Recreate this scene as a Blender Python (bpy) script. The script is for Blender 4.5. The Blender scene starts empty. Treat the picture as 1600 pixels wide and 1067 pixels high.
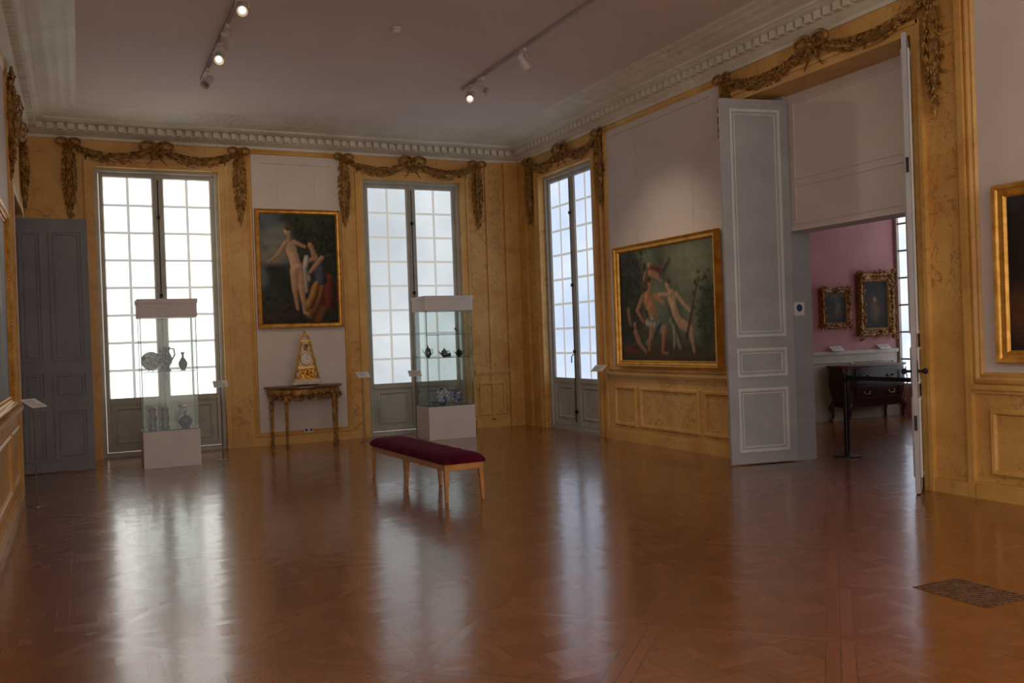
import bpy, bmesh, math, random
import numpy as np
from mathutils import Vector, Matrix
random.seed(7)
PI=math.pi
C=bpy.context.scene.collection
XL,XR,YB,ZC=-0.66,7.30,14.75,5.09
Y0=-3.0
XO=8.0            # outer face of the right wall
XQ=13.0           # window wall of the next room
def lin(c):
    return tuple(((v/255)/12.92 if v/255<=.04045 else (((v/255)+.055)/1.055)**2.4) for v in c)+(1,)
# ------------------------------------------------------------------ materials
class NT:
    def __init__(s,name):
        s.mat=bpy.data.materials.new(name); s.mat.use_nodes=True
        s.t=s.mat.node_tree; s.t.nodes.clear()
        s.out=s.t.nodes.new('ShaderNodeOutputMaterial')
    def node(s,ty,ins=None,**kw):
        n=s.t.nodes.new(ty)
        for k,v in kw.items(): setattr(n,k,v)
        if ins:
            for k,v in ins.items(): s.set(n.inputs[k],v)
        return n
    def set(s,sock,v):
        if isinstance(v,bpy.types.NodeSocket): s.t.links.new(v,sock)
        else: sock.default_value=v
    def m(s,op,*a):
        n=s.t.nodes.new('ShaderNodeMath'); n.operation=op
        for i,v in enumerate(a): s.set(n.inputs[i],v)
        return n.outputs[0]
    def mix(s,f,a,b,bt='MIX'):
        n=s.t.nodes.new('ShaderNodeMix'); n.data_type='RGBA'; n.blend_type=bt
        s.set(n.inputs[0],f); s.set(n.inputs[6],a); s.set(n.inputs[7],b)
        return n.outputs[2]
    def noise(s,scale,detail=4,rough=.55,dist=0,vec=None):
        n=s.node('ShaderNodeTexNoise',{'Scale':scale,'Detail':detail,'Roughness':rough,'Distortion':dist})
        if vec is None: vec=s.pos()
        s.set(n.inputs['Vector'],vec)
        return n.outputs[0]
    def pos(s):
        if not hasattr(s,'_p'): s._p=s.node('ShaderNodeNewGeometry').outputs['Position']
        return s._p
    def ramp(s,f,lo,hi):
        return s.node('ShaderNodeMapRange',{0:f,1:lo,2:hi,3:0.0,4:1.0}).outputs[0]
    def bsdf(s,col,rough=.6,metal=0,bump=None,bstr=.3,bdist=.01,**kw):
        b=s.node('ShaderNodeBsdfPrincipled'); s.set(b.inputs['Base Color'],col)
        s.set(b.inputs['Roughness'],rough); b.inputs['Metallic'].default_value=metal
        for k,v in kw.items(): s.set(b.inputs[k.replace('_',' ')],v)
        if bump is not None:
            bn=s.node('ShaderNodeBump',{'Strength':bstr,'Distance':bdist,'Height':bump})
            s.t.links.new(bn.outputs[0],b.inputs['Normal'])
        s.t.links.new(b.outputs[0],s.out.inputs[0]); return b
def nmat(name,c1,c2,scale=6,rough=.6,metal=0,bstr=0,bscale=40,**kw):
    t=NT(name); f=t.ramp(t.noise(scale),.35,.65)
    bump=t.noise(bscale,3) if bstr else None
    t.bsdf(t.mix(f,lin(c1),lin(c2)),rough,metal,bump,bstr,.01,**kw)
    return t.mat
def marbled(name,c1,c2,vein,vs=1.6,rough=.5,amt=.7,vw=.014,m0=.48,m1=.6,blot=.25):
    t=NT(name)
    col=t.mix(t.ramp(t.noise(1.7,6,.6,.6),.35,.65),lin(c1),lin(c2))
    v=t.m('ABSOLUTE',t.m('SUBTRACT',t.noise(vs,5,.6,1.4),.5))
    line=t.m('SUBTRACT',1.0,t.ramp(v,0.0,vw))
    mask=t.ramp(t.noise(.9,2),m0,m1)
    col=t.mix(t.m('MULTIPLY',t.m('MULTIPLY',line,mask),amt),col,lin(vein))
    col=t.mix(t.m('MULTIPLY',t.ramp(t.noise(9,4),.5,.8),blot),col,lin(vein))
    t.bsdf(col,rough,0,t.noise(60,3),.08,.01)
    return t.mat
M={}
M['ochre']=marbled('ochre_marbling',(224,180,106),(206,154,82),(136,88,56),2.4,.5,.75,.016,.42,.55,.2)
M['ochre_trim']=marbled('ochre_trim',(226,182,106),(206,154,80),(140,92,50),3,.45,.4)
M['cornice']=marbled('cornice_marbling',(228,222,206),(214,208,190),(128,122,108),2.2,.5,.55,.012,.48,.6,.08)
M['panel']=nmat('panel_paint',(222,212,206),(214,204,198),1.5,.7,0,.05,80)
M['ceiling']=nmat('ceiling_paint',(226,212,204),(218,204,196),.8,.8)
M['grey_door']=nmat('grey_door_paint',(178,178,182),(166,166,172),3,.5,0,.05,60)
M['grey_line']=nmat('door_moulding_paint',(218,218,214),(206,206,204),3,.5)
M['dark_door']=nmat('blue_grey_door_paint',(140,142,152),(128,130,140),3,.5,0,.05,60)  # blue-grey of the left door leaf
M['window']=nmat('window_paint',(184,182,172),(168,166,156),4,.5,0,.05,60)
def muntin():  # pale bar paint with added emission imitating glare from the panes
    t=NT('muntin_glare_paint'); t.bsdf(t.mix(t.noise(4),lin((222,220,212)),lin((208,206,198))),.5,Emission_Color=lin((204,208,206)),Emission_Strength=.55)
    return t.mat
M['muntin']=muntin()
M['iron']=nmat('dark_iron',(52,48,44),(36,34,32),12,.45,.7)
M['gold']=nmat('gold_leaf',(232,180,88),(200,144,60),9,.36,.6,.25,60)
M['gilt']=nmat('old_gilding',(192,146,76),(116,82,40),14,.45,.25,.5,90)
M['oldgold']=nmat('bronze_gold',(180,132,66),(110,74,34),20,.4,.4,.4,80)
M['oak']=nmat('light_oak',(206,148,84),(182,124,66),7,.4,0,.1,70)
M['walnut']=nmat('dark_walnut',(60,32,20),(40,20,14),8,.35)
M['mahogany']=nmat('mahogany_veneer',(58,26,16),(34,16,12),5,.3)
M['marble']=nmat('red_grey_marble',(120,84,76),(86,56,52),14,.25)
M['white']=nmat('white_lacquer',(234,230,230),(226,222,224),3,.45)
M['whitemarble']=nmat('white_marble',(226,214,192),(190,176,154),18,.3)
M['plastic']=nmat('white_plastic',(216,208,202),(196,188,182),4,.4)
M['black']=nmat('black_metal',(30,30,36),(20,20,26),6,.4,.4)
M['track']=nmat('track_grey',(176,164,156),(160,148,140),4,.5,.1)
M['vent']=nmat('vent_iron',(132,96,68),(104,74,52),14,.45,.2)
M['ventdark']=nmat('vent_gap_shade',(34,24,18),(24,18,14),14,.8)
M['ceramicdark']=nmat('dark_blue_glaze',(34,52,92),(20,26,44),16,.18)
M['silver']=nmat('tarnished_silver',(170,170,170),(104,104,110),16,.25,.9)
M['pink']=nmat('pink_wall_paint',(194,140,138),(184,128,128),1.5,.8)
M['cream']=nmat('cream_woodwork',(196,182,168),(184,170,156),3,.6)
M['label']=nmat('label_card',(236,232,226),(226,222,216),6,.5)
M['print']=nmat('label_print',(70,66,64),(90,86,84),40,.6)
M['blue_print']=nmat('blue_print',(40,70,140),(30,56,120),30,.6)
M['steel']=nmat('brushed_steel',(150,146,140),(128,124,118),12,.35,.8)
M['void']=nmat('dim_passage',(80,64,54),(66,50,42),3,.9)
def velvet():
    t=NT('burgundy_velvet'); f=t.ramp(t.noise(5,5),.35,.7)
    t.bsdf(t.mix(f,lin((62,8,30)),lin((96,18,48))),.9,0,t.noise(120,2),.3,.005,Sheen_Weight=.12,Sheen_Tint=lin((200,40,110)),Specular_IOR_Level=.15)
    return t.mat
M['velvet']=velvet()
def bluewhite(name,sc,th):
    t=NT(name); n=t.ramp(t.noise(sc,3,.6,1.2),th,th+.05)
    t.bsdf(t.mix(n,lin((222,222,226)),lin((40,62,128))),.15)
    return t.mat
M['faience']=bluewhite('blue_white_glaze',26,.5)
M['faience2']=bluewhite('dense_blue_glaze',34,.42)
M['faience3']=nmat('brown_green_glaze',(120,104,84),(44,50,62),30,.2)
def glass():
    t=NT('clear_glass')
    tr=t.node('ShaderNodeBsdfTransparent',{'Color':(.93,.95,.94,1)})
    gl=t.node('ShaderNodeBsdfGlossy',{'Roughness':.02,'Color':(.9,.95,.93,1)})
    lw=t.node('ShaderNodeLayerWeight',{'Blend':.25})
    f=t.m('ADD',.03,t.m('MULTIPLY',lw.outputs['Fresnel'],.3))
    mx=t.node('ShaderNodeMixShader'); t.set(mx.inputs[0],f)
    t.t.links.new(tr.outputs[0],mx.inputs[1]); t.t.links.new(gl.outputs[0],mx.inputs[2])
    t.t.links.new(mx.outputs[0],t.out.inputs[0]); return t.mat
M['glass']=glass()
M['glassedge']=nmat('glass_edge',(90,120,112),(70,100,94),6,.15)
def pane(name,c1,c2,stren,sc=1.1,lo=.4,hi=.6):
    t=NT(name)
    n=t.ramp(t.noise(sc,4,.5,.4),lo,hi)
    col=t.mix(n,lin(c1),lin(c2))
    e=t.node('ShaderNodeEmission',{'Color':col,'Strength':stren})
    g=t.node('ShaderNodeBsdfPrincipled',{'Base Color':lin((90,92,92)),'Roughness':.5})
    ad=t.node('ShaderNodeAddShader'); t.t.links.new(e.outputs[0],ad.inputs[0]); t.t.links.new(g.outputs[0],ad.inputs[1])
    t.t.links.new(ad.outputs[0],t.out.inputs[0]); return t.mat
M['pane1']=pane('frosted_pane_bright',(232,234,228),(255,253,248),2.1,.8,.3,.6)
M['pane2']=pane('frosted_pane_shaded',(196,206,212),(228,236,240),.95,.8,.3,.7)
M['pane3']=pane('frosted_pane_blue',(188,208,238),(222,234,252),1.08,.8,.3,.7)
M['pane4']=pane('next_room_pane',(206,218,240),(234,242,255),1.3)
def emis(name,c,s):
    t=NT(name); f=t.noise(5)
    e=t.node('ShaderNodeEmission',{'Color':t.mix(f,lin(c),lin(c)),'Strength':s}); t.t.links.new(e.outputs[0],t.out.inputs[0]); return t.mat
M['lamp_on']=emis('lamp_glow',(255,232,200),2.4)
M['lamp_off']=nmat('lamp_reflector',(190,180,170),(170,160,150),5,.2,.6)
def parquet():
    t=NT('versailles_parquet')
    sep=t.node('ShaderNodeSeparateXYZ',{0:t.pos()}); x,y=sep.outputs[0],sep.outputs[1]
    S=.98; k=1/(S*math.sqrt(2))
    p=t.m('MULTIPLY',t.m('ADD',x,y),k); q=t.m('MULTIPLY',t.m('SUBTRACT',x,y),k)
    ip,iq=t.m('FLOOR',p),t.m('FLOOR',q)
    fx=t.m('SUBTRACT',t.m('SUBTRACT',p,ip),.5); fy=t.m('SUBTRACT',t.m('SUBTRACT',q,iq),.5)
    ax,ay=t.m('ABSOLUTE',fx),t.m('ABSOLUTE',fy)
    mx=t.m('MAXIMUM',ax,ay)
    bord=t.m('GREATER_THAN',mx,.43)
    K=3.2
    r=t.m('MULTIPLY',t.m('ADD',fx,fy),K); s=t.m('MULTIPLY',t.m('SUBTRACT',fx,fy),K)
    r=t.m('ADD',r,.5); s=t.m('ADD',s,.5)
    cr,cs=t.m('FLOOR',r),t.m('FLOOR',s)
    par=t.m('FLOORED_MODULO',t.m('ADD',cr,cs),2.0)
    fr,fs=t.m('MULTIPLY',t.m('SUBTRACT',r,cr),3),t.m('MULTIPLY',t.m('SUBTRACT',s,cs),3)
    w=t.m('ADD',t.m('MULTIPLY',fr,par),t.m('MULTIPLY',fs,t.m('SUBTRACT',1,par)))
    iw=t.m('FLOOR',w); fw=t.m('SUBTRACT',w,iw)
    gap_in=t.m('LESS_THAN',t.m('MINIMUM',fw,t.m('SUBTRACT',1,fw)),.03)
    ex=t.m('MINIMUM',t.m('MINIMUM',fr,t.m('SUBTRACT',3,fr)),t.m('MINIMUM',fs,t.m('SUBTRACT',3,fs)))
    gap_in=t.m('MAXIMUM',gap_in,t.m('LESS_THAN',ex,.03))
    gap_b=t.m('MAXIMUM',t.m('GREATER_THAN',mx,.4955),t.m('LESS_THAN',t.m('ABSOLUTE',t.m('SUBTRACT',mx,.43)),.0035))
    gap=t.m('ADD',t.m('MULTIPLY',gap_in,t.m('SUBTRACT',1,bord)),gap_b); gap=t.m('MINIMUM',gap,1)
    side=t.m('ADD',t.m('GREATER_THAN',ax,ay),t.m('MULTIPLY',t.m('GREATER_THAN',t.m('ADD',fx,fy),0),2))
    ida=t.m('ADD',t.m('MULTIPLY',cr,7.3),t.m('ADD',t.m('MULTIPLY',cs,3.1),iw))
    idd=t.m('ADD',t.m('MULTIPLY',ida,t.m('SUBTRACT',1,bord)),t.m('MULTIPLY',t.m('ADD',side,51.5),bord))
    cv=t.node('ShaderNodeCombineXYZ',{0:ip,1:iq,2:idd}).outputs[0]
    wn=t.node('ShaderNodeTexWhiteNoise',{'Vector':cv}); rnd=wn.outputs['Value']
    grain=t.noise(3,6,.7,2.0)
    f=t.m('ADD',t.m('MULTIPLY',rnd,.6),t.m('MULTIPLY',grain,.4))
    col=t.mix(f,lin((126,74,34)),lin((156,98,50)))
    col=t.mix(t.m('MULTIPLY',gap,.45),col,lin((50,26,14)))
    rough=t.m('ADD',.20,t.m('ADD',t.m('MULTIPLY',t.noise(.8,3),.08),t.m('MULTIPLY',rnd,.04)))
    b=t.bsdf(col,rough,0)
    b.inputs['Coat Weight'].default_value=.7; b.inputs['Coat Roughness'].default_value=.15
    vm=t.node('ShaderNodeVectorMath',operation='SUBTRACT'); t.set(vm.inputs[0],wn.outputs['Color']); vm.inputs[1].default_value=(.5,.5,.5)
    sc=t.node('ShaderNodeVectorMath',operation='SCALE'); t.set(sc.inputs[0],vm.outputs[0]); sc.inputs['Scale'].default_value=.014
    bn=t.node('ShaderNodeBump',{'Strength':.2,'Distance':.003,'Height':t.m('SUBTRACT',t.m('MULTIPLY',t.noise(3,2),1.2),gap)})
    ad=t.node('ShaderNodeVectorMath',operation='ADD'); t.set(ad.inputs[0],bn.outputs[0]); t.set(ad.inputs[1],sc.outputs[0])
    nn=t.node('ShaderNodeVectorMath',operation='NORMALIZE'); t.set(nn.inputs[0],ad.outputs[0])
    t.set(b.inputs['Normal'],nn.outputs[0]); t.set(b.inputs['Coat Normal'],nn.outputs[0])
    return t.mat
M['parquet']=parquet()
def canvasmat():
    t=NT('oil_paint')
    a=t.node('ShaderNodeVertexColor',layer_name='paint').outputs[0]
    col=t.mix(.15,a,t.mix(t.noise(70,4),(.02,.015,.01,1),(.5,.42,.3,1)),'OVERLAY')
    t.bsdf(col,.55,0,t.noise(140,3),.15,.004,Specular_IOR_Level=.25); return t.mat
M['oil']=canvasmat()
# ------------------------------------------------------------------ mesh builder
class MB:
    def __init__(s): s.v=[]; s.f=[]
    def add(s,vs,fs):
        o=len(s.v); s.v+=[tuple(v) for v in vs]; s.f+=[tuple(i+o for i in f) for f in fs]; return s
    def box(s,x0,x1,y0,y1,z0,z1):
        vs=[(x,y,z) for z in (z0,z1) for y in (y0,y1) for x in (x0,x1)]
        return s.add(vs,[(0,2,3,1),(4,5,7,6),(0,1,5,4),(2,6,7,3),(0,4,6,2),(1,3,7,5)])
    def tbox(s,T,u0,u1,v0,v1,n0,n1):
        vs=[T(u,v,n) for n in (n0,n1) for v in (v0,v1) for u in (u0,u1)]
        return s.add(vs,[(0,2,3,1),(4,5,7,6),(0,1,5,4),(2,6,7,3),(0,4,6,2),(1,3,7,5)])
    def frame(s,T,u0,u1,v0,v1,prof,closed=True):
        vs=[]
        for i,d in prof: vs+=[T(u0+i,v0+i,d),T(u1-i,v0+i,d),T(u1-i,v1-i,d),T(u0+i,v1-i,d)]
        fs=[]; n=len(prof)
        for a in range(n if closed else n-1):
            b=(a+1)%n
            for k in range(4): fs.append((a*4+k,a*4+(k+1)%4,b*4+(k+1)%4,b*4+k))
        return s.add(vs,fs)
    def tube(s,pts,r,n=8,caps=True):
        pts=[Vector(p) for p in pts]; m=len(pts)
        rs=r if isinstance(r,(list,tuple)) else [r]*m
        vs=[]; prev=None
        for i,p in enumerate(pts):
            t=(pts[min(i+1,m-1)]-pts[max(i-1,0)]).normalized()
            if prev is None:
                a=Vector((0,0,1)) if abs(t.z)<.9 else Vector((1,0,0)); u=t.cross(a).normalized()
            else: u=(prev-t*prev.dot(t)).normalized()
            prev=u; w=t.cross(u)
            for k in range(n):
                an=2*PI*k/n; vs.append(p+(u*math.cos(an)+w*math.sin(an))*rs[i])
        fs=[(i*n+k,i*n+(k+1)%n,(i+1)*n+(k+1)%n,(i+1)*n+k) for i in range(m-1) for k in range(n)]
        if caps: fs+=[tuple(range(n))[::-1],tuple(range((m-1)*n,m*n))]
        return s.add(vs,fs)
    def lathe(s,prof,c=(0,0,0),n=20,axis=None,sx=1,sy=1):
        R=Matrix.Identity(3)
        if axis is not None: R=Vector((0,0,1)).rotation_difference(Vector(axis)).to_matrix()
        c=Vector(c); vs=[]
        for r,z in prof:
            for k in range(n):
                a=2*PI*k/n; vs.append(c+R@Vector((r*math.cos(a)*sx,r*math.sin(a)*sy,z)))
        m=len(prof)
        fs=[(i*n+k,i*n+(k+1)%n,(i+1)*n+(k+1)%n,(i+1)*n+k) for i in range(m-1) for k in range(n)]
        fs+=[tuple(range(n))[::-1],tuple(range((m-1)*n,m*n))]
        return s.add(vs,fs)
    def loft(s,secs):
        n=len(secs[0]); vs=[v for se in secs for v in se]; m=len(secs)
        fs=[(i*n+k,i*n+(k+1)%n,(i+1)*n+(k+1)%n,(i+1)*n+k) for i in range(m-1) for k in range(n)]
        fs+=[tuple(range(n))[::-1],tuple(range((m-1)*n,m*n))]
        return s.add(vs,fs)
    def blob(s,c,r,n=8):
        if not isinstance(r,(tuple,list)): r=(r,r,r)
        m=6; pr=[(max(.02,math.sin(PI*i/m)),-math.cos(PI*i/m)) for i in range(m+1)]
        vs=[(c[0]+a*r[0]*math.cos(2*PI*k/n),c[1]+a*r[1]*math.sin(2*PI*k/n),c[2]+b*r[2]) for a,b in pr for k in range(n)]
        fs=[(i*n+k,i*n+(k+1)%n,(i+1)*n+(k+1)%n,(i+1)*n+k) for i in range(m) for k in range(n)]
        fs+=[tuple(range(n))[::-1],tuple(range(m*n,(m+1)*n))]
        return s.add(vs,fs)
    def leaf(s,c,d,side,l,w,th):
        c=Vector(c); d=Vector(d).normalized(); side=Vector(side); side=(side-d*side.dot(d)).normalized(); n=d.cross(side)
        vs=[c-d*l/2,c+d*l/2,c+side*w/2,c+n*th/2,c-side*w/2,c-n*th/2]
        return s.add(vs,[(0,2,3),(0,3,4),(0,4,5),(0,5,2),(1,3,2),(1,4,3),(1,5,4),(1,2,5)])
    def clamp(s,T):      # keep everything proud of the wall it hangs on
        if T is TB: s.v=[(x,min(y,YB-.004),z) for x,y,z in s.v]
        if T is TR: s.v=[(min(x,XR-.004),y,z) for x,y,z in s.v]
        if T is TL: s.v=[(max(x,XL+.004),y,z) for x,y,z in s.v]
        return s
    def build(s,name,mat,parent=None,smooth=40,bevel=0,org=None):
        if org is None:
            org=ORG.get(parent.name,(0,0,0)) if parent else None
        if org is None: 
            a=np.array(s.v); org=((a[:,0].min()+a[:,0].max())/2,(a[:,1].min()+a[:,1].max())/2,a[:,2].min())
        me=bpy.data.meshes.new(name)
        me.from_pydata([(v[0]-org[0],v[1]-org[1],v[2]-org[2]) for v in s.v],[],s.f)
        bm=bmesh.new(); bm.from_mesh(me); bmesh.ops.recalc_face_normals(bm,faces=bm.faces); bm.to_mesh(me); bm.free()
        if smooth:
            for p in me.polygons: p.use_smooth=True
            me.set_sharp_from_angle(angle=math.radians(smooth))
        me.materials.append(M[mat] if isinstance(mat,str) else mat)
        o=bpy.data.objects.new(name,me); C.objects.link(o)
        if parent: o.parent=parent; ORG[o.name]=org
        else: o.location=org; ORG[o.name]=org
        if bevel:
            b=o.modifiers.new('bevel','BEVEL'); b.width=bevel; b.segments=2; b.limit_method='ANGLE'
        return o
ORG={}
def thing(name,label,cat,loc=(0,0,0),group=None,kind=None):
    o=bpy.data.objects.new(name,None); C.objects.link(o); o.location=loc; o.empty_display_size=.1
    ORG[o.name]=tuple(loc)
    if label: o['label']=label
    if cat: o['category']=cat
    if group: o['group']=group
    if kind: o['kind']=kind
    return o
def tag(o,label,cat,group=None):
    o['label']=label; o['category']=cat
    if group: o['group']=group
    return o
def struct(name,mb,mat,label=None,bevel=0,smooth=40):
    o=mb.build(name,mat,None,smooth,bevel); o['kind']='structure'
    o['label']=label or name.replace('_',' '); o['category']=name.split('_')[0]
    return o
TB=lambda u,v,n:(u,YB-n,v)
TR=lambda u,v,n:(XR-n,u,v)
TL=lambda u,v,n:(XL+n,u,v)
TP=lambda u,v,n:(u,11.45-n,v)
TQ=lambda u,v,n:(XQ-n,u,v)
# ------------------------------------------------------------------ shell
struct('floor',MB().box(-1.9,13.6,Y0,15.3,-.12,0),'parquet','glossy brown parquet floor laid in diagonal square panels')
struct('ceiling',MB().box(-1.9,13.6,-1.0,15.3,ZC,ZC+.12),'ceiling','plain pale mauve ceiling')
W1,W2,W3=1.155,5.255,13.03; HW=.89; WT=4.35
b=MB(); th=.45
for a,c in ((-1.9,W1-HW),(W1+HW,W2-HW),(W2+HW,XR)): b.box(a,c,YB,YB+th,0,ZC)
for w in (W1,W2): b.box(w-HW,w+HW,YB,YB+th,WT,ZC)
struct('wall_back',b,'ochre','ochre marbled wall with two tall windows')
b=MB()
DY0,DY1,DT=6.12,8.63,4.36
for a,c in ((W3+HW,YB+th),(DY1,W3-HW)): b.box(XR,XO,a,c,0,ZC)
b.box(XR,XO,Y0,DY0,0,ZC)
b.box(XR,XO,W3-HW,W3+HW,WT,ZC); b.box(XR,XO,DY0,DY1,DT,ZC)
struct('wall_right',b,'ochre','ochre marbled wall with window and tall double doorway')
b=MB(); LO0,LO1,LT=11.72,13.62,3.45
b.box(XL-.5,XL,2.5,LO0,0,ZC); b.box(XL-.5,XL,LO1,YB+th,0,ZC); b.box(XL-.5,XL,LO0,LO1,LT,ZC)
struct('wall_left',b,'ochre','ochre marbled wall with side doorway')
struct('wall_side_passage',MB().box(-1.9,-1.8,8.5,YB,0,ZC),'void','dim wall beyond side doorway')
struct('wall_pink',MB().box(XO,13.6,11.45,11.6,0,ZC),'pink','pink painted wall of the next room')
b=MB(); b.box(XQ,13.6,9.55,11.45,0,.5); b.box(XQ,13.6,9.55,11.45,4.3,ZC); b.box(XQ,13.6,2,9.55,0,ZC)
struct('wall_far_right',b,'pink','pink wall with window in the next room')
struct('wall_near_pink',MB().box(XO,13.6,1.9,2,0,ZC),'pink','near pink wall of the next room')
b=MB(); b.tbox(TP,XO+.01,XQ-.01,0,1.13,0,.02); b.tbox(TP,XO+.01,XQ-.01,1.11,1.17,0,.06); b.tbox(TP,XO+.01,XQ-.01,0,.15,0,.04)
for u in (8.3,9.6,10.9,11.9): b.frame(TP,u,u+1.0,.25,1.0,[(0,.015),(0,.035),(.03,.04),(.05,.015)])
struct('trim_1',b,'cream','cream panelled dado under the pink wall')
prof=[(0,4.74),(.03,4.74),(.035,4.78),(.07,4.80),(.09,4.83),(.12,4.835),(.12,4.925),(.21,4.93),(.24,4.955),(.30,4.96),(.30,4.99),(.34,5.0),(.40,5.005),(.44,5.03),(.52,5.035),(.56,5.06),(.64,5.062),(.68,5.08),(.73,5.089)]
vs=[]
for o,z in prof: vs+=[(XL+o,2.5,z),(XL+o,YB-o,z),(XR-o,YB-o,z),(XR-o,-1.0,z)]
fs=[(i*4+k,i*4+k+1,i*4+k+5,i*4+k+4) for i in range(len(prof)-1) for k in range(3)]
struct('trim_2',MB().add(vs,fs),'cornice','cream marbled cornice round the ceiling',smooth=50)
b=MB(); st=.135; w=.08
x=XL+.2
while x<XR-.25: b.box(x,x+w,YB-.20,YB-.11,4.84,4.925); x+=st
y=3.6
while y<YB-.25: b.box(XL+.11,XL+.20,y,y+w,4.84,4.925); b.box(XR-.20,XR-.11,y,y+w,4.84,4.925); y+=st
struct('trim_3',b,'cornice','row of dentil blocks in the cornice')
def mould(b,T,u0,u1,v0,v1,w=.06,d=.035): b.frame(T,u0,u1,v0,v1,[(0,0),(0,d*.6),(w*.3,d),(w*.55,d*.55),(w*.8,d*.8),(w,d*.2),(w,0)])
pan=MB(); pan.tbox(TB,2.55,3.98,.16,4.72,0,.008); struct('trim_4',pan,'panel','pale panel between the back windows')
pan=MB(); pan.tbox(TR,8.98,11.70,1.08,4.68,0,.008); struct('trim_5',pan,'panel','pale panel behind the wide painting')
pan=MB(); pan.tbox(TR,2.6,5.46,1.08,4.74,0,.008); struct('trim_6',pan,'panel','pale panel right of the double doors')
pan=MB(); pan.tbox(TL,3.6,11.2,1.08,4.74,0,.008); struct('trim_7',pan,'panel','pale panel on the left wall')
b=MB()
mould(b,TB,2.47,4.06,.13,4.74,.08)
mould(b,TR,8.90,11.78,1.04,4.74,.09); mould(b,TR,2.5,5.56,1.04,4.9,.10); mould(b,TL,3.55,11.3,1.04,4.74,.09)
for T,c in ((TB,W1),(TB,W2),(TR,W3)):
    for s in (-1,1):
        a0,a1=sorted((c+s*.89,c+s*1.00)); b.tbox(T,a0,a1,0,WT+.11,0,.035); b.tbox(T,*sorted((c+s*.98,c+s*1.02)),0,WT+.13,0,.055)
    b.tbox(T,c-.89,c+.89,WT,WT+.11,0,.035); b.tbox(T,c-1.0,c+1.0,WT+.09,WT+.13,0,.055)
b.tbox(TR,DY0-.10,DY0,0,DT+.1,0,.035); b.tbox(TR,DY1,DY1+.10,0,DT+.1,0,.035); b.tbox(TR,DY0,DY1,DT,DT+.1,0,.035)
b.tbox(TR,DY0-.12,DY0-.08,0,DT+.12,0,.055); b.tbox(TR,DY0-.1,DY1+.1,DT+.08,DT+.12,0,.055); b.tbox(TR,5.57,5.63,0,4.75,0,.05)
b.tbox(TL,LO0-.12,LO0,0,LT+.1,0,.04); b.tbox(TL,LO1,LO1+.12,0,LT+.1,0,.04); b.tbox(TL,LO0,LO1,LT,LT+.12,0,.04)
b.tbox(TB,6.98,7.30,.0,4.75,0,.05); b.tbox(TB,6.62,6.68,0,4.75,0,.03); b.tbox(TR,14.42,14.70,0,4.75,0,.05)
b.tbox(TR,11.86,11.92,0,4.75,0,.03)
struct('trim_8',b,'ochre_trim','ochre mouldings framing windows, doorway and panels')
b=MB()
def dado(T,u0,u1,pans):
    b.tbox(T,u0,u1,.95,.99,0,.035); b.tbox(T,u0,u1,.985,1.03,0,.065); b.tbox(T,u0,u1,0,.13,0,.045); b.tbox(T,u0,u1,.13,.15,0,.03)
    for a,c in pans: b.frame(T,a,c,.22,.82,[(0,0),(0,.02),(.02,.035),(.045,.03),(.06,.008),(.06,0)])
dado(TR,8.75,11.82,[(11.08,11.68),(9.60,11.0),(8.95,9.52)])
dado(TR,2.4,5.56,[(3.6,5.42)])
dado(TL,3.55,11.55,[(10.2,11.4),(8.0,10.05),(5.5,7.8)])
dado(TB,6.3,6.97,[(6.38,6.9)])
b.tbox(TR,5.63,6.0,0,.13,0,.045); b.tbox(TB,2.1,4.32,0,.13,0,.03)
struct('baseboard_right',b,'ochre_trim','ochre dado with moulded panels and base')
b=MB()
b.tbox(TB,2.68,3.85,4.52,4.535,.01,.03); b.tbox(TR,9.2,11.5,4.55,4.565,.01,.03)
for x in (2.95,3.55): b.tube([(x,YB-.02,4.52),(x,YB-.02,3.78)],.002,5)
for y in (9.6,10.9): b.tube([(XR-.02,y,4.55),(XR-.02,y,2.86)],.002,5)
struct('trim_9',b,'panel','thin picture hanging rails and wires')
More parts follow.
